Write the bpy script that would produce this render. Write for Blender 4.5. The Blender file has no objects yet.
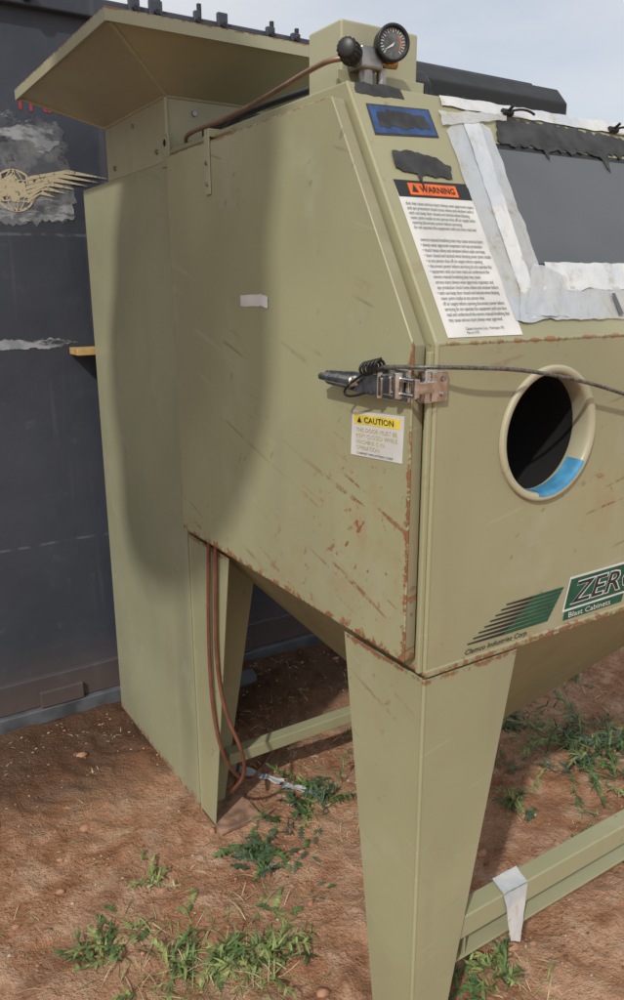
import bpy, bmesh, math, random
from mathutils import Vector, Matrix, noise
random.seed(7)
sc=bpy.context.scene
V=Vector
# ------------------------------------------------------------------ materials
class NT:
    def __init__(s,name):
        s.m=bpy.data.materials.new(name);s.m.use_nodes=True;s.t=s.m.node_tree
        s.b=s.t.nodes['Principled BSDF'];s.o=s.t.nodes['Material Output']
        tc=s.t.nodes.new('ShaderNodeTexCoord');s.pos=tc.outputs['Object']
    def n(s,typ,**k):
        x=s.t.nodes.new(typ)
        for a,v in k.items():setattr(x,a,v)
        return x
    def l(s,a,b):s.t.links.new(a,b)
    def put(s,sock,v):
        if isinstance(v,bpy.types.NodeSocket):s.l(v,sock)
        else:sock.default_value=v
    def math(s,op,a,b=0,clamp=False):
        x=s.n('ShaderNodeMath',operation=op,use_clamp=clamp);s.put(x.inputs[0],a);s.put(x.inputs[1],b);return x.outputs[0]
    def noise(s,scale,detail=3,rough=.55,sc3=None,off=(0,0,0),rot=None):
        mp=s.n('ShaderNodeMapping');s.l(s.pos,mp.inputs[0])
        if rot:
            mp.vector_type='TEXTURE';mp.inputs['Rotation'].default_value=rot;mp.inputs['Location'].default_value=off
            if sc3:mp.inputs['Scale'].default_value=tuple(1/q for q in sc3)
        else:
            mp.inputs['Location'].default_value=off
            if sc3:mp.inputs['Scale'].default_value=sc3
        x=s.n('ShaderNodeTexNoise');x.inputs['Scale'].default_value=scale;x.inputs['Detail'].default_value=detail;x.inputs['Roughness'].default_value=rough
        s.l(mp.outputs[0],x.inputs['Vector']);return x.outputs['Fac']
    def rng(s,v,a,b,c=0,d=1,smooth=True):
        x=s.n('ShaderNodeMapRange');x.interpolation_type='SMOOTHSTEP' if smooth else 'LINEAR'
        s.put(x.inputs[0],v)
        for i,q in enumerate((a,b,c,d)):s.put(x.inputs[i+1],q)
        return x.outputs[0]
    def mix(s,f,a,b,mode='MIX'):
        x=s.n('ShaderNodeMix',data_type='RGBA',blend_type=mode)
        s.put(x.inputs[0],f);s.put(x.inputs[6],a);s.put(x.inputs[7],b);return x.outputs[2]
    def dist(s,c,r0,r1):
        x=s.n('ShaderNodeVectorMath',operation='DISTANCE');s.l(s.pos,x.inputs[0]);x.inputs[1].default_value=c
        return s.rng(x.outputs['Value'],r1,r0)
    def xyz(s):
        x=s.n('ShaderNodeSeparateXYZ');s.l(s.pos,x.inputs[0]);return x.outputs
    def bump(s,h,strength=.3,dist=.002):
        x=s.n('ShaderNodeBump');x.inputs['Strength'].default_value=strength;x.inputs['Distance'].default_value=dist
        s.l(h,x.inputs['Height']);s.l(x.outputs[0],s.b.inputs['Normal'])
    def done(s,col=None,rough=None,metal=None,spec=None):
        if col is not None:s.put(s.b.inputs['Base Color'],col)
        if rough is not None:s.put(s.b.inputs['Roughness'],rough)
        if metal is not None:s.put(s.b.inputs['Metallic'],metal)
        if spec is not None:s.put(s.b.inputs['Specular IOR Level'],spec)
        return s.m
def simple(name,col,rough=.6,metal=0,var=.15,scale=30,bump=.1):
    n=NT(name);f=n.noise(scale,2)
    c=n.mix(n.rng(f,.3,.7),tuple(c*(1-var) for c in col[:3])+(1,),tuple(min(1,c*(1+var)) for c in col[:3])+(1,))
    if bump:n.bump(f,bump,.002)
    return n.done(c,n.rng(f,.3,.7,rough-.06,rough+.06),metal)
KH=(.335,.330,.197,1)
def paint(name,zones=(),planes=(),base=KH,dirt=.22,scr=1.0,seed=0):
    n=NT(name);o=(seed*3.1,seed*1.7,seed*.9)
    f1=n.noise(2.2,2,.6,off=o);f2=n.noise(14,5,.65,off=o);fs=n.noise(8,2,.6,sc3=(1,1,.14),off=o)
    msk=n.noise(4.1,4,.7,off=(seed,2,5));grit=n.noise(48,5,.75,off=o)
    s1=n.noise(62,1,.5,sc3=(1,1,.05),rot=(.75,.5,.1),off=o);s3=n.noise(70,1,.5,sc3=(.06,.05,1),rot=(.28,-.2,.0),off=o)
    d=lambda k:tuple(c*k for c in base[:3])+(1,)
    c=n.mix(n.rng(f1,.3,.7),d(.90),d(1.07))
    c=n.mix(n.rng(f2,.5,.8,0,.22),c,(.28,.25,.165,1))
    c=n.mix(n.rng(fs,.56,.75,0,dirt),c,(.25,.23,.155,1))
    c=n.mix(n.rng(msk,.54,.74,0,.30),c,(.45,.44,.35,1))
    c=n.mix(n.math('MULTIPLY',n.rng(s3,.29,.26),.18*scr),c,(.50,.48,.38,1))
    sm=n.math('MAXIMUM',n.rng(s1,.72,.75),n.rng(s3,.71,.74))
    sm=n.math('MULTIPLY',sm,n.rng(msk,.47,.62))
    c=n.mix(n.math('MULTIPLY',sm,.5*scr),c,(.17,.13,.08,1))
    r=n.math('MULTIPLY',n.rng(grit,.745,.775),.7)
    if zones:
        z=None
        for (cc,a,b,g) in zones:
            q=n.math('MULTIPLY',n.dist(cc,a,b),g);z=q if z is None else n.math('MAXIMUM',z,q)
        zz=n.math('MULTIPLY',z,n.rng(n.math('ADD',grit,n.math('MULTIPLY',z,.05)),.66,.70));r=n.math('MAXIMUM',r,zz)
        zs=n.math('MULTIPLY',n.math('MAXIMUM',n.rng(s3,.635,.67),n.rng(s1,.69,.72)),n.math('MULTIPLY',z,n.rng(grit,.44,.56)));r=n.math('MAXIMUM',r,zs)
        c=n.mix(n.math('MULTIPLY',n.math('MULTIPLY',z,n.rng(f2,.4,.7)),.40),c,(.34,.215,.115,1))
    X=n.xyz()
    for (ax,val,w,g) in planes:
        dd=n.math('ABSOLUTE',n.math('SUBTRACT',X[ax],val))
        e=n.rng(dd,w,0.0)
        th=n.rng(n.math('ADD',grit,n.math('ADD',n.math('MULTIPLY',e,.20),n.math('MULTIPLY',n.math('SUBTRACT',msk,.5),.35))),.64,.72,0,g)
        th=n.math('MULTIPLY',th,n.rng(dd,w,w*.6));r=n.math('MAXIMUM',r,th)
    rc=n.mix(n.rng(grit,.35,.65),(.085,.036,.016,1),(.27,.115,.045,1))
    c=n.mix(n.math('MINIMUM',r,1),c,rc)
    hb=n.noise(13,3,.6,off=o)
    n.bump(n.math('ADD',n.math('MULTIPLY',hb,.6),n.math('MULTIPLY',f1,3.4)),.28,.0024)
    return n.done(c,n.math('ADD',n.rng(f2,.3,.7,.34,.50),n.math('MULTIPLY',r,.35)),0,.5)
T=-.03
M_door=paint('door_paint',zones=[((T,.13,1.05),.05,.28,1),((T,.36,.90),.02,.2,.8),((T,.80,.89),.0,.15,1),((T,.06,1.2),.0,.10,.5),((T,.50,1.2),.0,.12,.3),((T,.14,1.5),.0,.08,.3)],
    planes=[(2,.869,.026,1),(1,.017,.014,1),(1,.898,.006,.6),(2,1.742,.008,.8)],seed=1)
M_edge=paint('door_edge_paint',zones=[((T,.02,.95),.02,.30,.9)],planes=[(2,.869,.02,1)],base=(.27,.25,.15,1),seed=8,dirt=.8)
M_body=paint('cabinet_paint',base=(.330,.318,.190,1),zones=[((.42,0,1.10),.02,.11,.9),((.0,0,.9),.0,.09,.6),((.05,.05,1.45),0,.10,.4),((.14,0,1.32),.0,.08,.4)],planes=[(2,.845,.014,.9),(2,1.3736,.008,.8)],seed=2)
M_ring=paint('port_ring_paint',base=(.42,.395,.27,1),seed=12,dirt=.5)
M_leg=paint('leg_paint',zones=[((0,.1,.75),.0,.12,.5),((0,.05,.1),.0,.16,.5)],planes=[(2,.83,.012,.9)],seed=3,dirt=.35)
M_col=paint('dust_collector_paint',base=(.315,.32,.205,1),zones=[((0,1.0,.4),.0,.3,.2)],planes=[(2,0,.05,.8)],seed=4,dirt=.2,scr=.6)
M_hood=paint('hood_paint',base=(.365,.358,.235,1),planes=[(2,1.975,.006,.8)],seed=5,dirt=.4,scr=.6)
M_hop=paint('hopper_paint',base=(.28,.265,.15,1),seed=6,dirt=.7)
M_black=simple('black_plastic',(.012,.012,.013,1),.45)
M_dark=simple('dark_void_rubber',(.004,.004,.004,1),.9,bump=0)
M_spray=simple('dark_overspray',(.040,.042,.044,1),.75,var=.4)
M_chrome=simple('worn_chrome',(.66,.66,.64,1),.22,1,var=.2,scale=60)
M_steel=simple('dull_steel',(.35,.34,.32,1),.4,1,var=.3)
M_brass=simple('brass',(.45,.27,.10,1),.35,1)
M_copper=simple('copper_tube',(.30,.19,.13,1),.45,.6)
M_white=simple('label_white',(.66,.66,.63,1),.45,var=.10,scale=12,bump=0)
M_ink=simple('label_ink',(.02,.02,.02,1),.6,bump=0)
M_ink2=simple('label_ink_small',(.09,.09,.09,1),.6,bump=0)
M_orange=simple('label_orange',(.75,.14,.02,1),.5,bump=0)
M_yellow=simple('label_yellow',(.75,.60,.08,1),.5,bump=0)
M_blue=simple('label_blue',(.03,.075,.21,1),.6,var=.3,scale=50)
M_bluetape=simple('blue_masking_tape',(.055,.24,.42,1),.6,var=.25)
M_green=simple('decal_green',(.008,.085,.050,1),.45,bump=0)
M_window=simple('window_film_grey',(.095,.105,.112,1),.38,var=.10,scale=5,bump=0)
M_hose=simple('brown_hose',(.16,.06,.035,1),.5)
M_wood=simple('pale_wood',(.45,.30,.12,1),.7)
M_conc=simple('foot_plate_rusty',(.30,.18,.12,1),.85,var=.4)
def film(name,k=1,tr_=0):
    n=NT(name);f=n.noise(9,4,.6);g=n.noise(70,2,.6,sc3=(1,.25,.25))
    c=n.mix(n.rng(f,.4,.66),(.62*k,.63*k,.62*k,1),(.47*k,.52*k,.56*k,1));c=n.mix(n.rng(g,.6,.72,0,.35),c,(.36,.33,.27,1))
    c=n.mix(n.rng(n.noise(22,4,.7),.56,.70,0,.6),c,(.38,.34,.23,1))
    n.bump(n.math('ADD',f,n.math('MULTIPLY',g,.3)),.5,.006)
    n.done(c,.38)
    if tr_:
        tr=n.n('ShaderNodeBsdfTransparent');mx=n.n('ShaderNodeMixShader');n.l(n.rng(f,.35,.7,1-tr_*1.6,1-tr_*.3),mx.inputs[0]);n.l(tr.outputs[0],mx.inputs[1]);n.l(n.b.outputs[0],mx.inputs[2]);n.l(mx.outputs[0],n.o.inputs[0])
    return n.m
M_film=film('masking_film',1,.26);M_film2=film('white_tape',1.05)
def contpaint():
    n=NT('container_paint');f=n.noise(1.6,5,.65);g=n.noise(16,5,.7)
    c=n.mix(n.rng(f,.3,.7),(.042,.049,.065,1),(.062,.071,.092,1))
    c=n.mix(n.rng(g,.58,.8,0,.45),c,(.14,.145,.155,1))
    st=n.noise(22,2,.6,sc3=(1,1,.06));c=n.mix(n.rng(st,.6,.75,0,.35),c,(.12,.12,.13,1))
    sp=n.noise(60,3,.7);c=n.mix(n.rng(sp,.68,.74,0,.6),c,(.10,.06,.04,1))
    X=n.xyz();z=X[2]
    for zc,w,g_ in((1.62,.006,.25),(.62,.006,.25)):
        dd=n.math('ABSOLUTE',n.math('SUBTRACT',n.math('ADD',z,n.math('MULTIPLY',f,.03)),zc+.015))
        c=n.mix(n.math('MULTIPLY',n.rng(dd,w,w*.3),n.math('MULTIPLY',n.rng(g,.42,.55),g_)),c,(.28,.30,.33,1))
    c=n.mix(n.rng(z,.30,0,0,.6),c,(.14,.09,.065,1))
    n.bump(n.math('ADD',f,n.math('MULTIPLY',sp,.12)),.35,.014)
    return n.done(c,n.rng(g,.3,.7,.44,.60),0,.35)
M_cont=contpaint()
def wornalpha(name,col,th=.5,scale=40,c2=None,sc3=None):
    n=NT(name);f=n.noise(scale,5,.7,sc3=sc3);c=n.mix(n.rng(n.noise(18,3),.4,.6),col,c2 or col);n.done(c,.7)
    tr=n.n('ShaderNodeBsdfTransparent');mx=n.n('ShaderNodeMixShader');n.l(n.rng(f,th-.05,th+.06),mx.inputs[0]);n.l(tr.outputs[0],mx.inputs[1]);n.l(n.b.outputs[0],mx.inputs[2]);n.l(mx.outputs[0],n.o.inputs[0]);return n.m
M_patch=wornalpha('sanded_patch',(.17,.18,.19,1),.42,9,(.075,.082,.098,1))
M_patch2=wornalpha('pale_filler_smear',(.34,.36,.38,1),.52,14,(.22,.24,.26,1),(.5,1,1.6))
M_streak=wornalpha('pale_grind_streak',(.34,.36,.39,1),.44,16,(.24,.26,.29,1),(.4,1,2))
M_emb=wornalpha('tan_stencil',(.50,.44,.30,1),.40,60)
M_redw=wornalpha('red_worn_stencil',(.34,.04,.05,1),.38,70)
# ------------------------------------------------------------------ mesh helpers
def link(o,parent=None):
    sc.collection.objects.link(o)
    if parent:o.parent=parent
    return o
def empty(name):
    o=bpy.data.objects.new(name,None);o.empty_display_size=.1;return link(o)
def mesh(name,vs,fs,mat,parent=None,smooth=False,bev=0,solid=0,mats=None,mi=None):
    me=bpy.data.meshes.new(name);me.from_pydata([tuple(v) for v in vs],[],fs);me.update()
    for m in (mats or [mat]):me.materials.append(m)
    if mi:
        for p,i in zip(me.polygons,mi):p.material_index=i
    if smooth:
        for p in me.polygons:p.use_smooth=True
    o=bpy.data.objects.new(name,me)
    if solid:
        s=o.modifiers.new('s','SOLIDIFY');s.thickness=solid;s.offset=-1
    if bev:
        b=o.modifiers.new('b','BEVEL');b.width=bev;b.segments=3;b.limit_method='ANGLE';b.harden_normals=False
    return link(o,parent)
def box(name,x0,x1,y0,y1,z0,z1,mat,parent=None,bev=.003):
    vs=[V((x,y,z)) for x in(x0,x1) for y in(y0,y1) for z in(z0,z1)]
    return mesh(name,vs,[(0,1,3,2),(4,6,7,5),(0,4,5,1),(2,3,7,6),(0,2,6,4),(1,5,7,3)],mat,parent,bev=bev)
def prism(name,pts,d,mat,parent=None,bev=0):
    n=len(pts);vs=[V(p) for p in pts]+[V(p)+V(d) for p in pts]
    fs=[tuple(range(n)),tuple(reversed(range(n,2*n)))]+[(i,i+n,(i+1)%n+n,(i+1)%n) for i in range(n)]
    return mesh(name,vs,fs,mat,parent,bev=bev)
def cyl(name,a,b,r,mat,parent=None,r2=None,n=32,bev=.0):
    a,b=V(a),V(b);ax=(b-a).normalized();u=ax.orthogonal().normalized();w=ax.cross(u);r2=r if r2 is None else r2
    vs=[]
    for c,rr in((a,r),(b,r2)):
        for i in range(n):
            t=2*math.pi*i/n;vs.append(c+(u*math.cos(t)+w*math.sin(t))*rr)
    fs=[(i,(i+1)%n,(i+1)%n+n,i+n) for i in range(n)]+[tuple(reversed(range(n))),tuple(range(n,2*n))]
    return mesh(name,vs,fs,mat,parent,bev=bev or min(r,r2)*.12)
def lathe(name,c,ax,prof,mat,parent=None,n=64,a0=0,a1=2*math.pi):
    c=V(c);ax=V(ax).normalized();u=V((1,0,0)) if abs(ax.x)<.9 else V((0,1,0));u=(u-ax*u.dot(ax)).normalized();w=ax.cross(u)
    full=abs(a1-a0-2*math.pi)<1e-6;m=n if full else n+1
    vs=[];fs=[]
    for i in range(m):
        t=a0+(a1-a0)*i/n
        for r,h in prof:vs.append(c+ax*h+(u*math.cos(t)+w*math.sin(t))*r)
    k=len(prof)
    for i in range(n):
        j=(i+1)%m
        for q in range(k-1):fs.append((i*k+q,j*k+q,j*k+q+1,i*k+q+1))
    return mesh(name,vs,fs,mat,parent,smooth=True)
def tube(name,pts,r,mat,parent=None,res=8):
    cu=bpy.data.curves.new(name,'CURVE');cu.dimensions='3D';cu.bevel_depth=r;cu.bevel_resolution=4;cu.resolution_u=res
    s=cu.splines.new('NURBS');s.points.add(len(pts)-1)
    for p,q in zip(s.points,pts):p.co=(*q,1)
    s.order_u=3;s.use_endpoint_u=True;cu.materials.append(mat);cu.use_fill_caps=True
    o=bpy.data.objects.new(name,cu);return link(o,parent)
class PL:
    def __init__(s,o,u,v):s.o=V(o);s.u=V(u);s.v=V(v);s.n=s.u.cross(s.v)
    def p(s,a,b,e=0):return s.o+s.u*a+s.v*b+s.n*e
ZS=1.3736;ZT=1.7673;YS=.2354;ZB=.8447;W=1.10;D=.94
DOOR=PL((T,0,0),(0,-1,0),(0,0,1))
FRONT=PL((0,0,0),(1,0,0),(0,0,1))
vv=V((0,YS,ZT-ZS)).normalized();SLOPE=PL((0,0,ZS),(1,0,0),vv)
sz=lambda z:(z-ZS)/vv.z
def poly(name,pl,pts,e,mat,parent,th=.0006):
    return prism(name,[pl.p(a,b,e) for a,b in pts],-pl.n*th,mat,parent)
def rough(name,pl,pts,e,mat,parent,amp=.003,step=.006,seed=0):
    out=[]
    for i in range(len(pts)):
        a=V(pts[i]);b=V(pts[(i+1)%len(pts)]);k=max(1,int((b-a).length/step));nn=V((-(b-a).y,(b-a).x)).normalized()
        for j in range(k):
            p=a.lerp(b,j/k);d=noise.fractal(V((p.x*60+seed,p.y*60,seed)),1,2,4)*amp;out.append(p+nn*d)
    return poly(name,pl,[tuple(p) for p in out],e,mat,parent)
def text(name,body,pl,a,b,e,mat,parent,width=None,height=None,shear=0,bold=0,ang=0,space=1.0):
    cu=bpy.data.curves.new(name,'FONT');cu.body=body;cu.size=1;cu.shear=shear;cu.offset=bold;cu.space_line=space;cu.resolution_u=2
    o=bpy.data.objects.new(name,cu);sc.collection.objects.link(o);bpy.context.view_layer.update()
    me=bpy.data.meshes.new_from_object(o.evaluated_get(bpy.context.evaluated_depsgraph_get()));bpy.data.objects.remove(o)
    xs=[v.co.x for v in me.vertices];ys=[v.co.y for v in me.vertices];x0,x1,y0,y1=min(xs),max(xs),min(ys),max(ys)
    kx=(width/(x1-x0)) if width else 1;ky=(height/(y1-y0)) if height else kx
    for v in me.vertices:
        q=((v.co.x-x0)*kx,(v.co.y-y0)*ky);ca,sa=math.cos(ang),math.sin(ang)
        v.co=pl.p(a+q[0]*ca-q[1]*sa,b+q[0]*sa+q[1]*ca,e)
    me.materials.clear();me.materials.append(mat)
    ob=bpy.data.objects.new(name,me);return link(ob,parent)
def strip(name,pl,quad,e,mat,parent,nx=40,ny=10,amp=.0012,seed=0,jag=.0025):
    vs=[];fs=[]
    BL,BR,TR,TL=[V(q) for q in quad]
    for j in range(ny+1):
        for i in range(nx+1):
            s,t=i/nx,j/ny;p=BL.lerp(BR,s).lerp(TL.lerp(TR,s),t)
            if j in(0,ny) :p=p+V((0,noise.fractal(V((p.x*22,seed,j)),1,2,3)*jag))
            if i in(0,nx) :p=p+V((noise.fractal(V((p.y*22,seed,i+3)),1,2,3)*jag,0))
            h=(noise.noise(V((p.x*30+seed,p.y*30,seed*2.)))+.6*noise.noise(V((p.x*80,p.y*80+seed,1))))*amp
            vs.append(pl.p(p.x,p.y,e+max(h,-.4*abs(e))))
    for j in range(ny):
        for i in range(nx):
            a=j*(nx+1)+i;fs.append((a,a+1,a+nx+2,a+nx+1))
    return mesh(name,vs,fs,mat,parent,smooth=True)
# ------------------------------------------------------------------ blast cabinet
cab=empty('blast_cabinet')
prof=[(0,ZB),(0,ZS),(YS,ZT),(D,ZT),(D,ZB)]
vs=[(0,y,z) for y,z in prof]+[(W,y,z) for y,z in prof]
mesh('body_shell',vs,[(0,1,2,3,4),(9,8,7,6,5),(1,6,7,2),(2,7,8,3),(3,8,9,4)],M_body,cab,bev=.004)
def cell(x0,x1,z0,z1,cx,cz,r,n=72):
    ang=sorted(set([2*math.pi*i/n for i in range(n)]+[math.atan2(z-cz,x-cx)%(2*math.pi) for x in(x0,x1) for z in(z0,z1)]))
    vs=[];fs=[]
    for a in ang:
        c,s=math.cos(a),math.sin(a);t=min(((x1-cx)/c if c>1e-9 else 9e9),((x0-cx)/c if c<-1e-9 else 9e9),((z1-cz)/s if s>1e-9 else 9e9),((z0-cz)/s if s<-1e-9 else 9e9))
        vs+=[(cx+r*c,0,cz+r*s),(cx+t*c,0,cz+t*s)]
    m=len(ang)
    for i in range(m):
        j=(i+1)%m;fs.append((2*i,2*i+1,2*j+1,2*j))
    return vs,fs
HX,HZ,HR=.2525,1.218,.102
for k,(a,b,cx) in enumerate(((0,W/2,HX),(W/2,W,W-HX))):
    vs,fs=cell(a,b,ZB,ZS,cx,HZ,HR);mesh('front_panel_%d'%k,vs,fs,M_body,cab)
    lathe('arm_port_ring_%d'%k,(cx,0,HZ),(0,-1,0),[(.1145,.0005),(.1145,.0045),(.1130,.0070),(.1105,.0078),(.1060,.0072),(.1025,.0055),(.1005,.002),(.1000,-.004),(.1000,-.030),(.1020,-.034)],M_ring,cab,n=96)
    lathe('arm_port_sleeve_%d'%k,(cx,0,HZ),(0,-1,0),[(.102,-.029),(.108,-.08),(.10,-.2),(.0,-.25)],M_dark,cab)
lathe('blue_tape_in_port',(HX,0,HZ),(0,-1,0),[(.1060,.0078),(.1022,.0064),(.0998,.002),(.0991,-.004),(.0991,-.026)],M_bluetape,cab,n=40,a0=math.radians(-100),a1=math.radians(-32))
cyl('corner_fold',(.003,.003,ZB),(.003,.003,ZS),.0042,M_body,cab,n=16)
cyl('break_fold',(.001,.0035,ZS),(W,.0035,ZS),.0042,M_body,cab,n=16)
box('front_bottom_lip',.002,W-.002,-.003,.012,ZB-.004,ZB+.008,M_body,cab,.002)
cyl('slope_fold',(.004,.0045,ZS),(.004,YS+.003,ZT-.002),.0042,M_body,cab,n=16)
box('side_flange_front',-.010,-.001,.003,.012,ZB+.004,ZS-.01,M_body,cab,.002)
dp=[(.898,.869),(.017,.869),(.017,ZS),(.232,1.742),(.898,1.742)]
prism('door_panel',[(T,y,z) for y,z in dp],(.004,0,0),M_door,cab,.0018)
ip=[(.896,.871),(.019,.871),(.019,ZS-.001),(.2335,1.740),(.896,1.740)]
prism('door_pan_fold',[(T+.0042,y,z) for y,z in ip],(.020,0,0),M_edge,cab,.001)
sp_=[(.885,.882),(.03,.882),(.03,ZS-.005),(.24,1.728),(.885,1.728)]
prism('door_seal',[(T+.0245,y,z) for y,z in sp_],(.005,0,0),M_dark,cab,0)
y=.678;z0,z1=1.64,1.752
box('hinge_strap',T-.004,T-.0005,y-.011,y+.011,z0,z1,M_hood,cab,.0015)
for q in(.02,.06):cyl('hinge_bolt',(T-.007,y,z0+q),(T-.003,y,z0+q),.004,M_steel,cab,n=12)
box('hinge_bracket',T-.003,.03,y-.011,y+.011,z1-.004,z1+.012,M_hood,cab,.0015)
cyl('hinge_rod',(-.012,.60,1.752),(-.012,.905,1.752),.006,M_edge,cab,n=16)
def leg(name,sx,sy,ox,oy,wx=.216,wy=.228,bx=.072,by=.108,top=.835,mat=M_leg):
    t=.004
    def P(x,y,z):return (ox+sx*x,oy+sy*y,z)
    a=[P(0,0,0),P(0,by,0),P(0,wy,top),P(0,0,top)]
    b=[P(0,0,0),P(bx,0,0),P(wx,0,top),P(0,0,top)]
    prism(name+'_side_plate',a,(sx*t,0,0),mat,cab,.0012);prism(name+'_front_plate',b,(0,sy*t,0),mat,cab,.0012)
    box(name+'_foot',min(ox,ox+sx*.13),max(ox,ox+sx*.13),min(oy,oy+sy*.13),max(oy,oy+sy*.13),-.004,.008,M_conc,cab,.002)
    cyl(name+'_fold',P(.003,.003,0),P(.003,.003,top),.0042,mat,cab,n=16)
leg('front_leg_l',1,1,.002,.002);leg('front_leg_r',-1,1,W-.002,.002);leg('rear_leg_l',1,-1,.001,D,by=.09);leg('rear_leg_r',-1,-1,W-.002,D-.001)
bx0,bx1,by0,by1,hz=.42,.62,.38,.50,.38
a=[(0.006,.006,ZB+.006),(W-.006,.006,ZB+.006),(W-.006,D-.006,ZB+.006),(.006,D-.006,ZB+.006)];b=[(bx0,by0,hz),(bx1,by0,hz),(bx1,by1,hz),(bx0,by1,hz)]
mesh('hopper',a+b,[(0,1,5,4),(1,2,6,5),(2,3,7,6),(3,0,4,7)],M_hop,cab,solid=.003)
cyl('hopper_outlet',(.52,.44,hz+.01),(.52,.44,.27),.07,M_hop,cab,n=32)
for nm,y0,zt_,hh in(('front_bar',.010,.292,.05),('rear_bar',D-.045,.176,.036)):
    box(nm,.075,W-.075,y0,y0+.04,zt_-hh,zt_,M_leg,cab,.003)
box('front_bar_lower_flange',.10,W-.10,.03,.075,.165,.171,M_leg,cab,.001)
for xx in(.16,.9):box('front_bar_web',xx-.002,xx+.002,.03,.07,.17,.245,M_leg,cab,.0005)
FB=PL((0,.010,0),(1,0,0),(0,0,1));strip('tape_wrap_front',FB,[(.268,.168),(.296,.150),(.305,.2935),(.238,.2935)],.003,M_film2,cab,12,12,.0015,3)
TOPB=PL((0,.008,.2935),(1,0,0),(0,1,0));strip('tape_wrap_top',TOPB,[(.238,0),(.305,0),(.318,.043),(.25,.043)],.0015,M_film2,cab,12,8,.001,4)
lab=lambda pts:[(x,sz(z)) for x,z in pts]
E=.0012
poly('warning_label',SLOPE,lab([(.025,1.382),(.181,1.382),(.179,1.6165),(.0245,1.614)]),E,M_white,cab)
poly('warning_label_header',SLOPE,lab([(.0255,1.588),(.178,1.590),(.1785,1.6165),(.0245,1.614)]),E+.0004,M_ink,cab)
poly('warning_label_orange',SLOPE,lab([(.050,1.592),(.150,1.593),(.150,1.611),(.050,1.610)]),E+.0008,M_orange,cab)
text('warning_text','WARNING',SLOPE,.072,sz(1.5965),E+.0015,M_ink,cab,width=.072,height=.0115,bold=.02)
poly('warning_triangle',SLOPE,[(.0545,sz(1.596)),(.0675,sz(1.596)),(.061,sz(1.608))],E+.0015,M_ink,cab,.0002)
words='do not operate this equipment until you have read and understood the owners manual breathing dust may cause serious injury always wear approved respirator and eye protection check hoses valves and window before each use keep door closed and latched when blasting never point nozzle at any person shut off air supply before opening disconnect power before servicing'.split()
rnd=random.Random(3)
def para(nc,nl,bul=False):
    out=[];i=rnd.randrange(len(words))
    for k in range(nl):
        s='• ' if bul and rnd.random()<.5 else ('  ' if bul else '')
        lim=nc-(4+rnd.randrange(5) if rnd.random()<.75 else rnd.randrange(8,26))
        while len(s)<lim:s+=words[i%len(words)]+' ';i+=1
        out.append(s[:nc])
    return '\n'.join(out)
text('warning_text_intro',para(58,6),SLOPE,.033,sz(1.538),E+.001,M_ink2,cab,width=.140,height=.050)
text('warning_text_body',para(58,16,True),SLOPE,.034,sz(1.402),E+.001,M_ink2,cab,width=.138,height=.145)
text('warning_text_foot','Cabinet Industries Corp.  Washington, MO\nPart no. 0192',SLOPE,.065,sz(1.386),E+.001,M_ink2,cab,width=.08,height=.011)
poly('blue_label_border',SLOPE,lab([(.0205,1.683),(.155,1.6915),(.1545,1.7385),(.0235,1.733)]),E,M_spray,cab)
poly('blue_label',SLOPE,lab([(.024,1.686),(.151,1.694),(.151,1.7355),(.0265,1.7305)]),E+.0004,M_blue,cab)
rough('blue_label_scribble',SLOPE,lab([(.035,1.697),(.10,1.699),(.145,1.705),(.14,1.722),(.09,1.728),(.038,1.722)]),E+.0008,M_spray,cab,.006,.003,3)
rough('overspray_top',SLOPE,lab([(.012,1.750),(.060,1.748),(.108,1.750),(.108,1.767),(.06,1.769),(.014,1.7665)]),E,M_spray,cab,.003,.003,5)
rough('overspray_middle',SLOPE,lab([(.038,1.632),(.055,1.628),(.078,1.626),(.082,1.600),(.086,1.626),(.115,1.622),(.15,1.622),(.155,1.642),(.13,1.655),(.08,1.662),(.042,1.660)]),E+.0016,M_spray,cab,.004,.003,8)
poly('window_pane',SLOPE,lab([(.25,1.492),(.85,1.492),(.85,1.69),(.25,1.685)]),.0008,M_window,cab)
poly('window_gasket',SLOPE,lab([(.24,1.482),(.86,1.482),(.86,1.70),(.24,1.695)]),.0003,M_black,cab)
rough('overspray_window_top',SLOPE,lab([(.29,1.700),(.40,1.692),(.50,1.694),(.60,1.700),(.86,1.70),(.86,1.743),(.60,1.740),(.45,1.746),(.31,1.740)]),.0028,M_spray,cab,.010,.004,2)
rough('overspray_drip',SLOPE,lab([(.40,1.705),(.41,1.672),(.42,1.702),(.56,1.702),(.575,1.664),(.59,1.702),(.62,1.71),(.40,1.71)]),.0031,M_spray,cab,.004,.004,2)
q=lambda pts:[(x,sz(z)) for x,z in pts]
strip('film_left_outer',SLOPE,q([(.176,1.402),(.215,1.402),(.232,1.742),(.178,1.705)]),.002,M_film,cab,14,60,.0012,1,.003)
strip('film_left_middle',SLOPE,q([(.206,1.404),(.238,1.404),(.262,1.735),(.224,1.738)]),.0034,M_film2,cab,14,60,.0014,21,.003)
strip('film_left_inner',SLOPE,q([(.233,1.404),(.273,1.410),(.284,1.72),(.255,1.735)]),.0026,M_film,cab,16,60,.0014,2,.004)
strip('film_top',SLOPE,q([(.189,1.748),(.90,1.748),(.90,1.772),(.190,1.767)]),.003,M_film2,cab,110,6,.0012,5,.003)
strip('film_top_b',SLOPE,q([(.170,1.712),(.33,1.738),(.34,1.752),(.175,1.736)]),.0046,M_film,cab,30,6,.0014,15,.005)
strip('film_bottom',SLOPE,q([(.182,1.401),(.90,1.400),(.90,1.455),(.21,1.452)]),.0040,M_film,cab,110,14,.0018,6,.005)
strip('film_bottom_b',SLOPE,q([(.262,1.448),(.90,1.450),(.90,1.497),(.29,1.492)]),.0050,M_film2,cab,100,8,.0018,7,.005)
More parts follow.
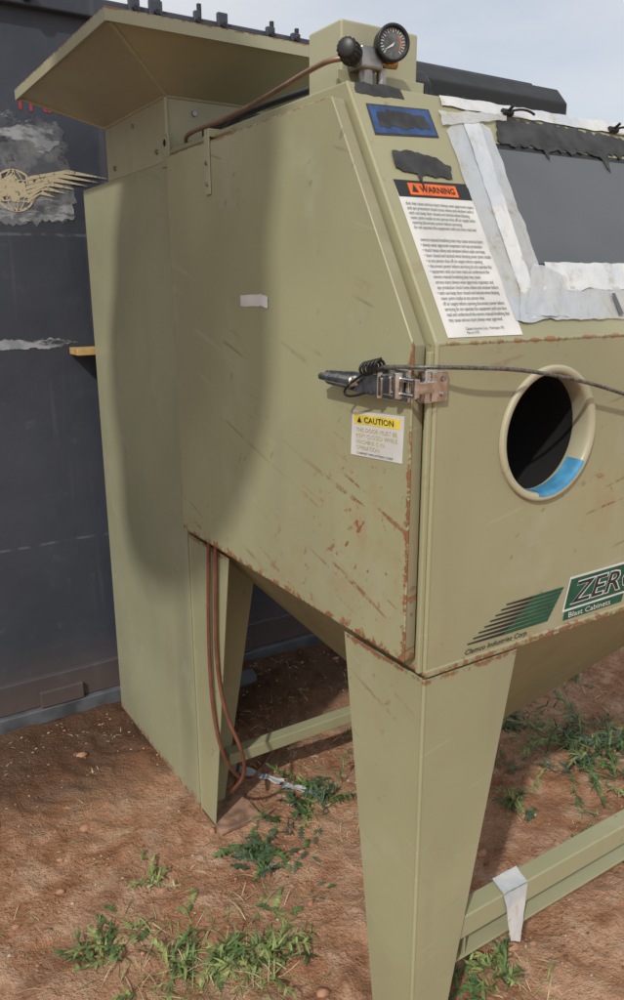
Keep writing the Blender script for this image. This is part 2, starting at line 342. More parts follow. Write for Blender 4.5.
strip('film_corner_sag',SLOPE,q([(.20,1.410),(.30,1.405),(.33,1.47),(.262,1.49)]),.0058,M_film,cab,24,20,.0026,8,.006)
poly('film_flap',SLOPE,lab([(.425,1.405),(.437,1.405),(.435,1.44),(.427,1.44)]),.009,M_window,cab)
for i,(x,z) in enumerate(((.34,1.752),(.634,1.752),(.92,1.752))):
    c=SLOPE.p(x,sz(z),.006);cyl('window_clamp_%d'%i,c-V((.012,0,0)),c+V((.012,0,0)),.006,M_black,cab,n=12)
    cyl('window_clamp_stud_%d'%i,c,c+SLOPE.n*.018,.003,M_black,cab,n=8)
    tube('window_clamp_wire_%d'%i,[c,c+SLOPE.n*.015+V((.03,0,.004)),c+SLOPE.n*.01+V((.06,0,-.004))],.0022,M_black,cab)
for i in range(8):
    z=.9300-i*.0074;xl=.180-i*.0125;xr=.326-i*.0048;h=.0058
    xm=xl+(xr-xl)*.42
    poly('decal_stripe_dark_%d'%i,FRONT,[(xl,z-h*.45),(xm,z-h*.9),(xm+.006,z),(xl,z-.0005)],.0012,M_ink,cab,.0003)
    poly('decal_stripe_green_%d'%i,FRONT,[(xm+.0,z-h*.9),(xr-.004,z-h-.0004),(xr,z),(xm+.006,z)],.0012,M_green,cab,.0003)
def para_box(nm,x0,x1,z0,z1,sh,e,mat):poly(nm,FRONT,[(x0,z0),(x1,z0),(x1+sh,z1),(x0+sh,z1)],e,mat,cab,.0003)
para_box('logo_outer',.327,.571,.879,.945,.015,.0010,M_white)
para_box('logo_green',.3315,.5665,.8835,.9405,.013,.0014,M_green)
text('logo_text_shadow','ZERO',FRONT,.345,.8895,.0018,M_white,cab,width=.212,height=.045,shear=.25,bold=.035)
text('logo_text','ZERO',FRONT,.348,.892,.0024,M_ink,cab,width=.206,height=.040,shear=.25,bold=.005)
poly('logo_lower',FRONT,[(.331,.862),(.50,.862),(.505,.8785),(.334,.8785)],.0011,M_green,cab,.0003)
text('logo_subtitle','Blast Cabinets',FRONT,.345,.8650,.0018,M_white,cab,width=.12,height=.0105)
text('maker_text','Clemco Industries Corp.',FRONT,.088,.8550,.0014,M_ink,cab,width=.150,height=.0125,shear=.3,bold=.006)
poly('caution_label',DOOR,[(-.168,1.187),(-.034,1.195),(-.031,1.268),(-.165,1.260)],.001,M_white,cab)
poly('caution_header',DOOR,[(-.160,1.240),(-.040,1.2465),(-.0395,1.262),(-.1595,1.2555)],.0014,M_yellow,cab)
text('caution_text','CAUTION',DOOR,-.131,1.2445,.002,M_ink,cab,width=.076,height=.0095,bold=.01,ang=.054)
poly('caution_triangle',DOOR,[(-.150,1.2435),(-.138,1.244),(-.144,1.2535)],.002,M_ink,cab,.0002)
text('caution_body','THIS DOOR MUST BE\nKEPT CLOSED WHILE\nMACHINE IS IN\nOPERATION',DOOR,-.152,1.199,.0018,simple('faded_yellow_ink',(.50,.44,.22,1),.6,bump=0),cab,width=.108,height=.036,ang=.054)
text('caution_foot','CABINET INDUSTRIES CORP',DOOR,-.150,1.1915,.0018,M_ink2,cab,width=.095,height=.0035,ang=.054)
rough('white_sticker',DOOR,[(-.551,1.421),(-.474,1.421),(-.474,1.444),(-.551,1.442)],.0012,M_white,cab,.0015,.004,1)
rough('white_sticker_b',DOOR,[(-.474,1.422),(-.442,1.419),(-.440,1.440),(-.474,1.444)],.002,M_film2,cab,.002,.003,2)
# latch
lt=T-.002
box('latch_base',lt-.006,lt,.015,.095,1.290,1.338,M_chrome,cab,.002)
box('latch_body',lt-.020,lt-.005,.040,.105,1.299,1.329,M_chrome,cab,.004)
prism('latch_lever',[(lt-.026,.225,1.313),(lt-.026,.20,1.302),(lt-.022,.09,1.294),(lt-.022,.06,1.297),(lt-.022,.06,1.324),(lt-.022,.09,1.330),(lt-.026,.20,1.325)],(.005,0,0),M_chrome,cab,.0015)
cyl('latch_lever_grip',(lt-.028,.216,1.314),(lt-.026,.125,1.313),.0065,M_chrome,cab,r2=.0085,n=16,bev=.003)
for zz in(1.303,1.325):cyl('latch_link',(lt-.016,.09,zz),(lt-.014,-.012,zz),.0036,M_chrome,cab,n=12)
cyl('latch_pivot',(lt-.018,.07,1.293),(lt-.018,.07,1.336),.005,M_chrome,cab,n=16)
cyl('latch_pivot_2',(lt-.016,.028,1.296),(lt-.016,.028,1.334),.007,M_chrome,cab,n=16)
box('catch_plate',-.022,-.003,-.004,.016,1.290,1.338,M_chrome,cab,.003)
box('catch_plate_front',-.012,.018,-.008,-.0045,1.292,1.336,M_chrome,cab,.002)
for zz in(1.325,1.303):cyl('catch_plate_bolt',(.008,-.011,zz),(.008,-.008,zz),.004,M_steel,cab,n=10)
cyl('catch_hook',(-.046,-.012,1.302),(-.046,-.012,1.328),.005,M_chrome,cab,n=16)
box('catch_arm',-.05,-.012,-.014,-.006,1.306,1.324,M_chrome,cab,.002)
cab_pts=[(-.052,.06,1.340),(-.04,-.01,1.345),(.02,-.03,1.3425),(.15,-.03,1.333),(.30,-.03,1.305),(.46,-.025,1.262),(.62,-.02,1.215),(.80,-.015,1.165),(1.0,-.01,1.12)]
tube('steel_cable',cab_pts,.0032,simple('weathered_cable',(.15,.14,.125,1),.5,.6,var=.5,scale=200),cab)
coil=[]
for i in range(60):
    t=i/59;a_=t*2*math.pi*5;coil.append((-.058+.011*math.sin(a_),.10-.045*t,1.334+.009*math.cos(a_)+.01*t))
tube('black_coil',coil,.0023,M_black,cab,4)
tube('black_wire_loop',[(-.060,.10,1.325),(-.064,.125,1.312),(-.062,.15,1.292),(-.060,.125,1.288),(-.058,.09,1.30)],.0020,M_black,cab)
# valve assembly on roof
box('valve_box',.035,.196,.30,.40,ZT+.001,1.876,M_hood,cab,.004)
box('valve_box_flange',.025,.208,.295,.2995,ZT+.001,1.80,M_hood,cab,.001)
gd=V((-.30,-.95,-.02)).normalized();gc=V((.096,.245,1.834))
lathe('gauge_case',gc,gd,[(0,-.016),(.024,-.016),(.027,-.012),(.0275,.006),(.0265,.009),(.0235,.009),(.0232,.004)],M_black,cab,n=48)
lathe('gauge_bezel',gc,gd,[(.0278,.004),(.0284,.008),(.0265,.0102),(.0240,.0095)],M_black,cab,n=48)
lathe('gauge_face',gc,gd,[(0,.0042),(.0234,.0042)],simple('gauge_face_smoky',(.10,.11,.11,1),.15,bump=0,var=.5,scale=60),cab,n=48)
gu=V((1,0,0));gu=(gu-gd*gu.dot(gd)).normalized();GP=PL(gc+gd*.0048,gu,gd.cross(gu))
for k in range(21):
    an=math.radians(225-13.5*k);r0,r1=(.0175 if k%2 else .0155),.0208;w=.0006
    ca,sa=math.cos(an),math.sin(an);pts=[(r0*ca-w*sa,r0*sa+w*ca),(r0*ca+w*sa,r0*sa-w*ca),(r1*ca+w*sa,r1*sa-w*ca),(r1*ca-w*sa,r1*sa+w*ca)]
    mesh('gauge_tick_%d'%k,[GP.p(a,b,.0002) for a,b in pts],[(0,1,2,3)],M_white,cab)
mesh('gauge_red_arc',[GP.p(r*math.cos(math.radians(an)),r*math.sin(math.radians(an)),.0001) for an in range(-40,60,10) for r in(.0135,.0150)],[(2*i,2*i+1,2*i+3,2*i+2) for i in range(9)],M_orange,cab)
mesh('gauge_needle',[GP.p(a,b,.0006) for a,b in((.0035,.002),(.001,-.004),(-.0145,-.011))],[(0,1,2)],M_white,cab)
kc=V((.018,.25,1.812))
lathe('regulator_knob',kc,(-.75,-.62,.05),[(0,.026),(.012,.026),(.0150,.024),(.0160,.016),(.0160,.0),(.0185,-.002),(.0185,-.008),(.014,-.012),(0,-.012)],M_black,cab,n=24)
for k in range(16):
    an=2*math.pi*k/16;ax=V((-.75,-.62,.05)).normalized();u_=ax.orthogonal().normalized();w_=ax.cross(u_);p_=kc+(u_*math.cos(an)+w_*math.sin(an))*.0162
    cyl('knob_rib_%d'%k,p_,p_+ax*.021,.0012,M_black,cab,n=6)
cyl('regulator_body',(.03,.262,1.811),(.075,.275,1.811),.015,M_steel,cab,n=24)
box('regulator_block',.040,.085,.25,.292,1.795,1.828,M_steel,cab,.004)
cyl('regulator_bowl',(.062,.268,1.796),(.062,.268,1.771),.012,M_steel,cab,n=20)
cyl('brass_elbow',(.085,.268,1.811),(.120,.262,1.811),.008,M_brass,cab,n=16)
cyl('brass_riser',(.102,.262,1.806),(.100,.258,1.835),.006,M_brass,cab,n=16)
cyl('brass_nut',(.102,.262,1.812),(.102,.262,1.822),.010,M_brass,cab,n=6)
cyl('pipe_stub',(.092,.266,1.77),(.092,.266,1.80),.008,M_steel,cab,n=16)
tube('copper_air_line',[(.02,.262,1.806),(.0,.27,1.806),(-.008,.33,1.800),(-.006,.45,1.790),(-.004,.62,1.780),(-.010,.72,1.778),(-.012,.80,1.778),(.0,.86,1.775),(.02,.89,1.765)],.0045,M_copper,cab)
tube('dark_air_line',[(.04,.40,1.79),(.03,.5,1.79),(.02,.66,1.785),(.06,.8,1.78),(.10,.9,1.77)],.006,M_black,cab)
# lamp housing
lh=[(.40,ZT+.002),(.40,1.842),(.43,1.876),(.58,1.878),(.60,1.86),(.60,ZT+.002)]
prism('lamp_housing',[(.285,y,z) for y,z in reversed(lh)],(.42,0,0),M_black,cab,.004)
lb=[(.36,ZT+.002),(.36,1.822),(.38,1.846),(.54,1.858),(.54,ZT+.002)]
prism('lamp_end_bracket',[(.222,y,z) for y,z in reversed(lb)],(.062,0,0),M_black,cab,.006)
for k in range(3):box('lamp_slot_%d'%k,.234+.015*k,.242+.015*k,.3582,.3612,1.785,1.816,M_spray,cab,.0004)
for k in range(9):box('lamp_rivet_%d'%k,.31+.042*k,.318+.042*k,.3975,.3998,1.812,1.820,M_spray,cab,.0004)
box('black_duct_cap',.06,.25,.70,.90,ZT+.002,1.812,M_black,cab,.006)
tube('brown_hose_a',[(-.010,.790,.875),(-.012,.80,.76),(-.012,.815,.55),(-.010,.81,.38),(.0,.78,.26),(.05,.80,.17),(.12,.86,.09),(.22,.98,.03),(.36,1.10,.02)],.005,M_hose,cab)
tube('brown_hose_b',[(-.009,.755,.875),(-.010,.765,.74),(-.009,.78,.55),(.0,.76,.40),(.03,.72,.30),(.05,.75,.20),(.03,.80,.13),(.10,.92,.03),(.20,1.08,.02)],.005,M_hose,cab)
# ------------------------------------------------------------------ dust collector
dc=empty('dust_collector')
D1,D2,ZC=.942,1.622,1.744
box('upper_housing',.0065,.50,D1,D2,.86,ZC-.001,M_col,dc,.002)
prism('side_panel',[(.0,D2,0),(.0,D1,0),(.0,D1,ZC),(.0,D2,ZC)],(.006,0,0),M_col,dc,.0015)
box('skirt_rear_fold',.007,.10,D2-.006,D2,0,.859,M_col,dc,.001)
prism('skirt_front_fold',[(.007,D1+.002,0),(.030,D1+.002,0),(.06,D1+.002,.859),(.007,D1+.002,.859)],(0,.004,0),M_col,dc,.001)
box('housing_seam',-.0030,-.0002,D1+.0,D1+.020,.0,ZC+.002,M_col,dc,.001)
box('lifting_tab',-.004,.001,D1+.0,D1+.045,1.73,1.80,M_col,dc,.002)
cyl('lifting_tab_hole',(-.0045,D1+.022,1.782),(-.003,D1+.022,1.782),.008,M_dark,dc,n=20)
nx0,nx1,ny0,ny1,zn=.0,.29,.955,1.385,1.880
a_=.20;rx0,rx1,ry0,ry1,zr=nx0-a_,.385,ny0-a_,1.515,1.962
def frus(nm,A,za,B,zb,mat):
    A=[(A[0],A[2],za),(A[1],A[2],za),(A[1],A[3],za),(A[0],A[3],za)];B=[(B[0],B[2],zb),(B[1],B[2],zb),(B[1],B[3],zb),(B[0],B[3],zb)]
    return mesh(nm,A+B,[(0,1,5,4),(1,2,6,5),(2,3,7,6),(3,0,4,7)],mat,dc,solid=.003)
frus('neck',(nx0,nx1,ny0,ny1),ZC,(nx0,nx1,ny0,ny1),zn,M_hood)
frus('flared_hood',(nx0,nx1,ny0,ny1),zn-.001,(rx0+.012,rx1,ry0+.012,ry1-.012),zr-.006,M_hood)
frus('hood_rim',(rx0,rx1+.012,ry0,ry1),zr-.011,(rx0,rx1+.012,ry0,ry1),zr+.014,M_hood)
mesh('hood_inner_tray',[(rx0,ry0,zr-.002),(rx1+.01,ry0,zr-.002),(rx1+.01,ry1,zr-.002),(rx0,ry1,zr-.002)],[(0,1,2,3)],M_hood,dc)
mesh('hood_rim_lip',[(rx0,ry0,zr-.011),(rx1+.012,ry0,zr-.011),(rx1,ry0+.014,zr-.008),(rx0+.012,ry0+.014,zr-.008),(rx0+.012,ry1-.014,zr-.008),(rx0,ry1,zr-.011)],[(0,3,2,1),(0,5,4,3)],M_hood,dc)
for p0,p1 in(((nx0,ny0,zn),(rx0+.012,ry0+.012,zr-.008)),((nx0,ny1,zn),(rx0+.012,ry1-.012,zr-.008)),((nx0,ny0,ZC),(nx0,ny0,zn)),((nx0,ny0,zn),(nx1,ny0,zn)),((nx0,ny0,zn),(nx0,ny1,zn))):
    cyl('hood_weld_seam',p0,p1,.0045,M_hood,dc,n=8)
for y,z in((1.02,1.77),(1.32,1.77),(1.17,1.85)):cyl('neck_bolt',(-.005,y,z),(.001,y,z),.006,M_steel,dc,n=10)
for x,z in((.07,1.85),(.2,1.84)):cyl('neck_bolt',(x,.950,z),(x,.956,z),.007,M_steel,dc,n=10)
# ------------------------------------------------------------------ container
ct=empty('shipping_container')
Y=1.735;CX0,CX1=-4.1,1.99
box('wall',CX0,CX1,Y,Y+2.4,.13,2.26,M_cont,ct,.003)
box('top_rail',CX0,CX1,Y-.035,Y+.06,2.245,2.30,M_cont,ct,.006)
box('bottom_rail',CX0,CX1,Y-.022,Y+.1,.035,.145,M_cont,ct,.004)
box('roof',CX0,CX1,Y+.061,Y+2.4,2.262,2.285,M_cont,ct,.003)
for x in(-1.6,-.62,.36,1.3):
    box('vertical_seam',x-.03,x+.03,Y-.006,Y+.001,.146,2.244,M_cont,ct,.002)
M_skid=simple('skid_grey',(.085,.09,.10,1),.6,var=.35,scale=12)
box('skid_rail',CX0+.1,CX1-.1,Y-.045,Y+.12,-.02,.034,M_skid,ct,.004)
for x0 in(-1.1,-.26,.42,1.2):
    box('skid_pad',x0,x0+.15,Y-.040,Y-.0225,.036,.095,M_cont,ct,.003)
rr=random.Random(5)
for x in(.22,.29,.43,.52,.70,.80,.9,-.1,-.3):
    w_=.010+rr.random()*.012
    box('rail_lug',x-w_,x+w_,Y-.052,Y-.0355,2.255,2.305+rr.random()*.02,M_cont,ct,.003)
    cyl('rail_bolt',(x,Y-.062,2.285),(x,Y-.05,2.285),.009,M_black,ct,n=8)
    cyl('rail_pin',(x+.02,Y-.02,2.30),(x+.02,Y-.02,2.325+rr.random()*.02),.008,M_black,ct,n=10)
cyl('lock_rod',(.3,Y-.05,2.275),(.85,Y-.05,2.275),.008,M_black,ct,n=12)
WP=PL((0,Y,0),(1,0,0),(0,0,1))
rough('sanded_patch',WP,[(-.42,1.66),(-.2,1.65),(-.02,1.665),(.005,1.72),(-.01,1.90),(-.03,1.96),(-.2,1.96),(-.42,1.95)],.0012,M_patch,ct,.02,.01,2)
rough('filler_smear',WP,[(-.40,1.88),(-.2,1.87),(-.06,1.86),(-.03,1.90),(-.05,1.94),(-.2,1.955),(-.40,1.95)],.0020,M_patch2,ct,.015,.01,6)
rough('filler_smear_low',WP,[(-.40,1.665),(-.12,1.66),(-.0,1.67),(.0,1.71),(-.05,1.74),(-.40,1.70)],.0020,M_patch2,ct,.015,.01,8)
rough('grind_streak',WP,[(-.75,1.268),(-.3,1.272),(-.10,1.274),(-.02,1.290),(-.08,1.302),(-.3,1.304),(-.75,1.300)],.0016,M_streak,ct,.008,.006,3)
def ring(nm,cx,cz,r,w,e,mat,sx=1,a0=0,a1=360):
    vs=[];n=32
    for i in range(n+1):
        a=math.radians(a0+(a1-a0)*i/n)
        for rr_ in(r-w,r+w):vs.append(WP.p(cx+sx*rr_*math.cos(a),cz+rr_*math.sin(a),e))
    mesh(nm,vs,[(2*i,2*i+1,2*i+3,2*i+2) for i in range(n)],mat,ct)
gx,gz=-.175,1.745
ring('emblem_globe_outline',gx,gz,.058,.003,.0034,M_emb);ring('emblem_meridian_a',gx,gz,.057,.0022,.0034,M_emb,.5);ring('emblem_meridian_b',gx,gz,.057,.005,.0038,M_emb,.12)
for k,zz in enumerate((-.03,0,.03)):
    w=math.sqrt(.058**2-zz*zz);poly('emblem_parallel_%d'%k,WP,[(gx-w,gz+zz-.002),(gx+w,gz+zz-.002),(gx+w,gz+zz+.002),(gx-w,gz+zz+.002)],.0036,M_emb,ct,.0002)
rough('emblem_land',WP,[(gx-.045,gz-.01),(gx-.01,gz-.035),(gx+.03,gz-.02),(gx+.035,gz+.02),(gx,gz+.045),(gx-.035,gz+.03)],.0040,M_emb,ct,.012,.005,4)
for s_ in(1,-1):
    for k in range(6):
        x0=gx+s_*.035;L=.26-k*.035;zz=gz+.034-k*.013
        poly('emblem_feather_%d'%k,WP,[(x0,zz-.004),(x0+s_*L*.45,zz+.024),(x0+s_*L,zz+.018),(x0+s_*L*.5,zz+.036),(x0,zz+.007)][::s_],.0044,M_emb,ct,.0002)
text('red_stencil','11 64',WP,-.14,1.972,.0016,M_redw,ct,width=.13,height=.030,bold=.02)
wb=empty('wood_block');box('stick',-.052,.03,1.640,1.728,1.252,1.274,M_wood,wb,.002)
# ------------------------------------------------------------------ ground
def gh(x,y):
    h=noise.fractal(V((x*1.3,y*1.3,.3)),1,2,4)*.018+noise.fractal(V((x*7,y*7,2)),1,2.1,4)*.013
    h+=max(0,noise.noise(V((x*16,y*16,5))))*.014+max(0,noise.noise(V((x*34,y*34,3)))-.15)*.012
    h+=.045*math.exp(-((x-.62)**2+(y-1.42)**2)/.05)
    u=(x+.35)*.85+(y-1.2)*.5;v_=-(x+.35)*.5+(y-1.2)*.85
    if abs(v_)<.30 and -1.2<u<.35:
        k=max(0,math.cos(v_*math.pi/.60))
        h+=k*(.004*math.sin(u*95+2.5*math.sin(v_*25))*(1 if math.sin(v_*22)>-.4 else .2)-.008)
    r=math.hypot(x-.5,y-.5)
    h-=.014
    if r>8:h+=noise.noise(V((x*.05,y*.05,1)))*.25*min(1,(r-8)/30)
    return min(h,-.0005) if (abs(x)<.16 and (abs(y-.06)<.14 or abs(y-.88)<.12)) else h
def graded(c,n,inner,outer):
    out=[]
    for i in range(-n,n+1):
        t=i/n;out.append(c+math.copysign(inner*abs(t)+(outer)*abs(t)**9,t))
    return out
xs=graded(.5,250,2.3,400);ys=graded(.6,230,2.1,400)
vs=[(x,y,gh(x,y)) for y in ys for x in xs];nx=len(xs)
fs=[(j*nx+i,j*nx+i+1,(j+1)*nx+i+1,(j+1)*nx+i) for j in range(len(ys)-1) for i in range(nx-1)]
g=NT('red_sand_ground');f=g.noise(1.7,3,.6);f2=g.noise(9,5,.7);f3=g.noise(80,4,.7)
c=g.mix(g.rng(f,.35,.65),(.35,.17,.092,1),(.50,.29,.18,1))
c=g.mix(g.rng(f2,.42,.70),c,(.58,.385,.26,1));c=g.mix(g.rng(f2,.46,.28,0,.8),c,(.22,.105,.058,1))
c=g.mix(g.rng(f3,.60,.74,0,.6),c,(.16,.08,.048,1));c=g.mix(g.rng(f3,.36,.26,0,.45),c,(.62,.48,.36,1))
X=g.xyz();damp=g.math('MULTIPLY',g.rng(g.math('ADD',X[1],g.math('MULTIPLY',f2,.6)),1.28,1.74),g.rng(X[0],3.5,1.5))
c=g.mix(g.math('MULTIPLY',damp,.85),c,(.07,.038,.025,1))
g.bump(g.math('ADD',f3,g.math('MULTIPLY',f2,1.6)),1.0,.016)
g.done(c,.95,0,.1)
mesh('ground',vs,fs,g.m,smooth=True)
pv=[];pf=[];pm=[];rp=random.Random(11)
def clod(x,y,s,mi):
    z=gh(x,y);b=len(pv);rot=rp.random()*6
    ico=[(0,0,1),(.89,0,.45),(.28,.85,.45),(-.72,.53,.45),(-.72,-.53,.45),(.28,-.85,.45),(.72,.53,-.45),(-.28,.85,-.45),(-.89,0,-.45),(-.28,-.85,-.45),(.72,-.53,-.45),(0,0,-1)]
    for p in ico:
        k=s*(.6+.8*rp.random());c_,s_=math.cos(rot),math.sin(rot);pv.append((x+(p[0]*c_-p[1]*s_)*k*1.2,y+(p[0]*s_+p[1]*c_)*k*.9,z+p[2]*k*.6+s*.1))
    for t in((0,1,2),(0,2,3),(0,3,4),(0,4,5),(0,5,1),(1,6,2),(2,7,3),(3,8,4),(4,9,5),(5,10,1),(6,7,2),(7,8,3),(8,9,4),(9,10,5),(10,6,1),(11,7,6),(11,8,7),(11,9,8),(11,10,9),(11,6,10)):
        pf.append(tuple(b+i for i in t));pm.append(mi)
for _ in range(7000):
    x=rp.uniform(-.9,3.0);y=rp.uniform(-.25,2.0)
    if y>1.66 or noise.noise(V((x*2.5,y*2.5,9)))<rp.uniform(-.6,.2):continue
    big=rp.random()<.04;s=.0015+.004*rp.random()**2+(.013*rp.random() if big else 0);clod(x,y,s,rp.choice((0,0,0,0,0,1,2,2)) if not big else rp.choice((0,0,2)))
mesh('pebbles',pv,pf,None,None,True,mats=[simple('clod_red',(.40,.21,.125,1),.95,scale=80),simple('pebble_pale',(.46,.37,.29,1),.85,scale=80),simple('clod_dark',(.17,.085,.05,1),.95,scale=80)],mi=pm)
# ------------------------------------------------------------------ weeds
G1=simple('leaf_green',(.085,.145,.045,1),.6,var=.5,scale=25,bump=0);G2=simple('leaf_bluegreen',(.075,.12,.07,1),.6,var=.4,scale=25,bump=0)
G3=simple('grass_pale_green',(.22,.27,.09,1),.7,var=.4,scale=30,bump=0);G4=simple('dry_straw',(.46,.38,.22,1),.8,var=.3,scale=30,bump=0)
class Plant:
    def __init__(s,seed):s.v=[];s.f=[];s.m=[];s.r=random.Random(seed)
    def blade(s,p,d,L,w,mi,droop=.5,seg=4):
        d=V(d).normalized();side=d.cross(V((0,0,1)));side=side.normalized() if side.length>.01 else V((1,0,0))
        b=len(s.v);q=V(p)
        for i in range(seg+1):
            t=i/seg;ww=w*math.sin(math.pi*min(1,(.25+.75*t)))**.8*(1-t*.3) if i<seg else 0.0003
            s.v+=[q-side*ww,q+side*ww+V((0,0,ww*.3))]
            d=(d+V((0,0,-droop/seg))).normalized();q=q+d*L/seg
            mz=gh(q.x,q.y)+.002
            if q.z<mz:q.z=mz
        for i in range(seg):s.f.append((b+2*i,b+2*i+1,b+2*i+3,b+2*i+2));s.m.append(mi)
        return q
    def lobed(s,p,d,L,mi):
        r=s.r;d=V(d).normalized();q=V(p);side=d.cross(V((0,0,1))).normalized();n=5
        for i in range(n):
            t=i/n;nq=q+d*L/n;mz=gh(nq.x,nq.y)+.003;nq.z=max(nq.z,mz)
            w=L*.30*math.sin(math.pi*(.2+.8*t))
            for sg in(-1,1):
                b=len(s.v);e=q+side*sg*w*(.7+.5*r.random())+d*L*.12+V((0,0,r.uniform(-.1,.25)*w));s.v+=[q,q.lerp(e,.5)-d*L*.05,e,q.lerp(e,.5)+d*L*.09,nq];s.f.append((b,b+1,b+2,b+3,b+4));s.m.append(mi)
            q=nq;d=(d+V((r.uniform(-.1,.1),r.uniform(-.1,.1),-.12))).normalized()
    def leafy(s,x,y,R,n,mis=(0,1),up=.5):
        r=s.r
        for _ in range(n):
            a=r.uniform(0,6.28);x0=x+r.gauss(0,R*.4);y0=y+r.gauss(0,R*.4);u=r.uniform(.1,up)
            s.lobed((x0,y0,gh(x0,y0)+.004),(math.cos(a),math.sin(a),u),R*r.uniform(.25,.75),r.choice(mis))
    def stemmy(s,x,y,R,n,mis=(0,2),up=1.2):
        r=s.r
        for _ in range(n):
            a=r.uniform(0,6.28);L=R*r.uniform(.5,1.2);d=V((math.cos(a),math.sin(a),r.uniform(.15,up))).normalized();p=V((x+r.gauss(0,R*.3),y+r.gauss(0,R*.3),0));p.z=gh(p.x,p.y)
            mi=r.choice(mis);k=6
            for i in range(k):
                q=p+d*L/k;d=(d+V((r.gauss(0,.15),r.gauss(0,.15),-.12))).normalized();q.z=max(q.z,gh(q.x,q.y)+.003)
                sd_=d.cross(V((0,0,1))).normalized()*.0011;b=len(s.v);s.v+=[p-sd_,p+sd_,q+sd_,q-sd_];s.f.append((b,b+1,b+2,b+3));s.m.append(mi)
                for _k in range(3):
                    dd=(d+V((r.gauss(0,.9),r.gauss(0,.9),r.gauss(.2,.5)))).normalized();s.blade(p.lerp(q,r.random()),dd,r.uniform(.012,.035)*(R/.12)**.5,r.uniform(.0018,.0045),mi,.3,3)
                p=q
    def grass(s,x,y,R,n,mis=(2,3)):
        r=s.r
        for _ in range(n):
            a=r.uniform(0,6.28);px_=x+r.gauss(0,R*.6);py_=y+r.gauss(0,R*.6);s.blade((px_,py_,gh(px_,py_)),(math.cos(a),math.sin(a),r.uniform(.05,1.0)),R*r.uniform(.25,.8),r.uniform(.0008,.0018),r.choice(mis),1.2,5)
    def make(s,name):return mesh(name,s.v,s.f,None,None,mats=[G1,G2,G3,G4],mi=s.m)
def wd(name,seed,fn):
    p=Plant(seed);fn(p);p.make(name)
wd('green_weed',1,lambda p:(p.leafy(.04,.71,.09,30,(1,1,0)),p.leafy(.12,.62,.05,9,(1,0)),p.leafy(.13,.80,.05,9,(1,0)),p.stemmy(.06,.68,.07,7,(0,1))))
wd('green_weed',2,lambda p:(p.leafy(-.33,.64,.06,10,(0,2)),p.stemmy(-.40,.60,.09,9,(0,2)),p.grass(-.32,.56,.12,70,(2,2,3)),p.grass(-.22,.44,.12,90,(2,2,3)),p.stemmy(-.28,.48,.10,11,(2,0)),p.leafy(-.18,.64,.05,8,(0,2)),p.stemmy(-.22,.74,.06,6,(2,3))))
wd('green_weed',3,lambda p:(p.stemmy(-.10,.40,.12,20,(2,2,0)),p.grass(-.10,.40,.13,130,(2,2,3)),p.leafy(-.0,.50,.06,10,(0,2)),p.grass(.0,.58,.08,26)))
wd('green_weed',4,lambda p:(p.stemmy(.29,.76,.13,22,(0,1,2)),p.leafy(.20,.66,.06,10,(0,1)),p.grass(.3,.64,.08,24),p.leafy(.33,.84,.06,12,(0,1))))
wd('green_weed',5,lambda p:(p.stemmy(1.20,.56,.24,60,(0,0,1,2),1.0),p.leafy(1.15,.50,.10,22,(0,1))))
wd('green_weed',6,lambda p:(p.stemmy(1.50,.95,.10,12,(0,1)),p.grass(1.5,.9,.12,30,(3,3,2)),p.leafy(1.12,.86,.09,24,(0,1)),p.stemmy(1.1,.84,.08,10,(0,1))))
wd('green_weed',7,lambda p:(p.stemmy(.30,.08,.10,16,(0,2)),p.grass(.36,.04,.10,46),p.leafy(.24,.10,.05,8,(0,1))))
wd('green_weed',8,lambda p:(p.stemmy(.88,.20,.09,12,(0,1)),p.leafy(.82,.26,.07,10,(0,1)),p.grass(.95,.3,.08,16),p.leafy(.95,.62,.06,8,(0,1)),p.stemmy(.80,.46,.08,10,(0,1,2))))
wd('green_weed',9,lambda p:(p.grass(-.55,.8,.06,14),p.leafy(-.22,.85,.04,5,(0,2)),p.grass(-.15,.75,.05,14,(2,3)),p.leafy(.12,.5,.04,5),p.grass(.3,.98,.1,34,(3,3,2)),p.grass(.62,1.0,.12,40,(3,2)),p.grass(-.55,.5,.08,18)))
wd('dry_grass',10,lambda p:[p.grass(p.r.uniform(-.7,2.4),p.r.uniform(0,1.6),.035,4,(3,3,2)) for _ in range(130)]+[p.grass(p.r.uniform(.25,.9),p.r.uniform(1.0,1.6),.07,9,(3,3,2)) for _ in range(16)]+[p.grass(p.r.uniform(1.3,2.6),p.r.uniform(.4,1.6),.09,9,(3,3,2)) for _ in range(22)])
deb=empty('paper_scraps')
GP2=PL((0,0,.008),(1,0,0),(0,1,0))
strip('torn_strip_a',GP2,[(.14,1.055),(.24,.90),(.262,.912),(.17,1.075)],.006,M_film2,deb,10,30,.010,5,.012)
strip('torn_strip_b',GP2,[(.23,.885),(.31,.80),(.328,.815),(.258,.90)],.006,M_film2,deb,8,20,.010,9,.012)
sb=empty('scrap_board');box('plank',.30,.52,1.50,1.60,.0,.018,M_skid,sb,.003);box('plank_cleat',.36,.39,1.49,1.61,.0185,.032,M_skid,sb,.002)
# ------------------------------------------------------------------ unseen tank shape, added off to the side only to cast the door shadow
tk=empty('shadow_blocker')
S=V((-.60,-.45,.66)).normalized()
c0=V((T,.93,1.40))+S*3.0
lathe('blocker_shell',(c0.x,c0.y,0),(0,0,1),[(0,c0.z-.44),(.30,c0.z-.42),(.40,c0.z-.34),(.40,c0.z-.06),(.43,c0.z+.02),(.43,c0.z+.12),(.37,c0.z+.16),(.35,c0.z+.34),(.2,c0.z+.41),(0,c0.z+.42)],M_steel,tk)
cyl('blocker_mast',(c0.x+.05,c0.y+.1,-.02),(c0.x+.05,c0.y+.1,c0.z-.2),.008,M_steel,tk)
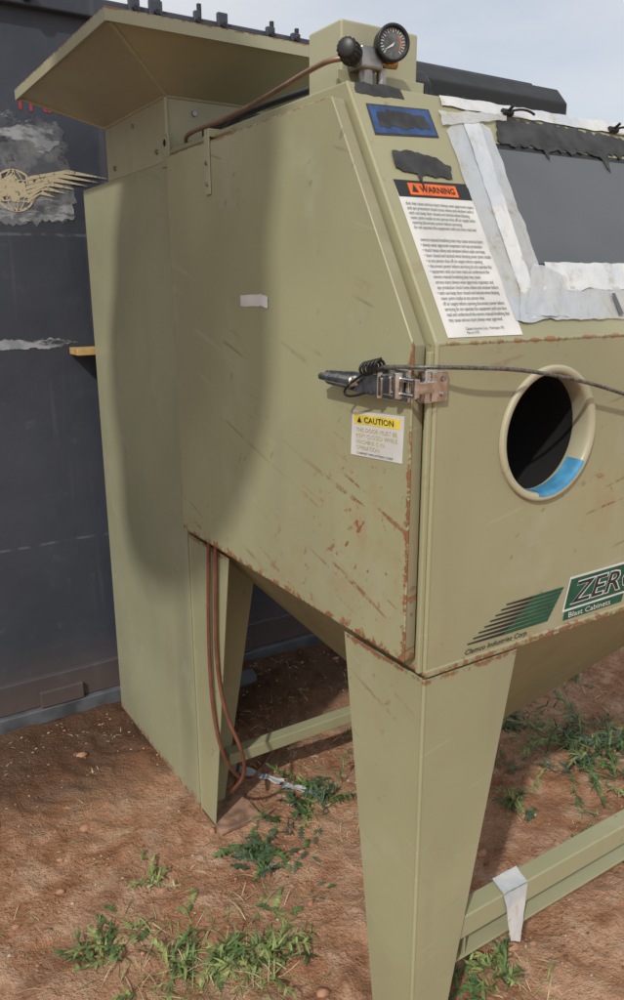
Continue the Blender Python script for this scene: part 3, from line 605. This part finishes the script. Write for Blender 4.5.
# ------------------------------------------------------------------ light
sd=bpy.data.lights.new('sun','SUN');sd.energy=2.45;sd.angle=math.radians(1.6);sd.color=(1,.96,.89)
so=bpy.data.objects.new('sun',sd);link(so);so.rotation_mode='QUATERNION';so.rotation_quaternion=S.to_track_quat('Z','Y')
w=bpy.data.worlds.new('World');sc.world=w;w.use_nodes=True;nt=w.node_tree;bg=nt.nodes['Background']
sk=nt.nodes.new('ShaderNodeTexSky');sk.sky_type='NISHITA';sk.sun_disc=False;sk.sun_elevation=math.asin(S.z);sk.sun_rotation=math.atan2(S.x,S.y)
sk.dust_density=3;sk.air_density=1.0;sk.ozone_density=1
tc=nt.nodes.new('ShaderNodeTexCoord');mp=nt.nodes.new('ShaderNodeMapping');mp.inputs['Scale'].default_value=(1,1,3.2);nt.links.new(tc.outputs['Generated'],mp.inputs[0])
nz=nt.nodes.new('ShaderNodeTexNoise');nz.inputs['Scale'].default_value=2.2;nz.inputs['Detail'].default_value=5;nz.inputs['Roughness'].default_value=.55;nt.links.new(mp.outputs[0],nz.inputs['Vector'])
mr=nt.nodes.new('ShaderNodeMapRange');mr.inputs[1].default_value=.3;mr.inputs[2].default_value=.65;mr.inputs[3].default_value=.6;mr.inputs[4].default_value=.95;nt.links.new(nz.outputs['Fac'],mr.inputs[0])
mx=nt.nodes.new('ShaderNodeMix');mx.data_type='RGBA';nt.links.new(mr.outputs[0],mx.inputs[0]);nt.links.new(sk.outputs[0],mx.inputs[6]);mx.inputs[7].default_value=(5.7,5.8,6.0,1)
nt.links.new(mx.outputs[2],bg.inputs[0]);bg.inputs[1].default_value=.135
# ------------------------------------------------------------------ camera
yaw,pitch,roll=map(math.radians,(32.5129,15.1403,-.1632))
F=V((math.sin(yaw)*math.cos(pitch),math.cos(yaw)*math.cos(pitch),-math.sin(pitch)));R=V((math.cos(yaw),-math.sin(yaw),0));U=R.cross(F)
R2=R*math.cos(roll)+U*math.sin(roll);U2=-R*math.sin(roll)+U*math.cos(roll)
cd=bpy.data.cameras.new('camera');co=bpy.data.objects.new('camera',cd);link(co)
m=Matrix((R2,U2,-F)).transposed().to_4x4();m.translation=V((-.7655,-.8635,1.45));co.matrix_world=m
cd.sensor_fit='VERTICAL';cd.sensor_height=36;cd.sensor_width=36;cd.lens=36*.77376;cd.clip_end=2000;cd.clip_start=.02
sc.camera=co
sc.view_settings.view_transform='Standard';sc.view_settings.look='None';sc.view_settings.exposure=0
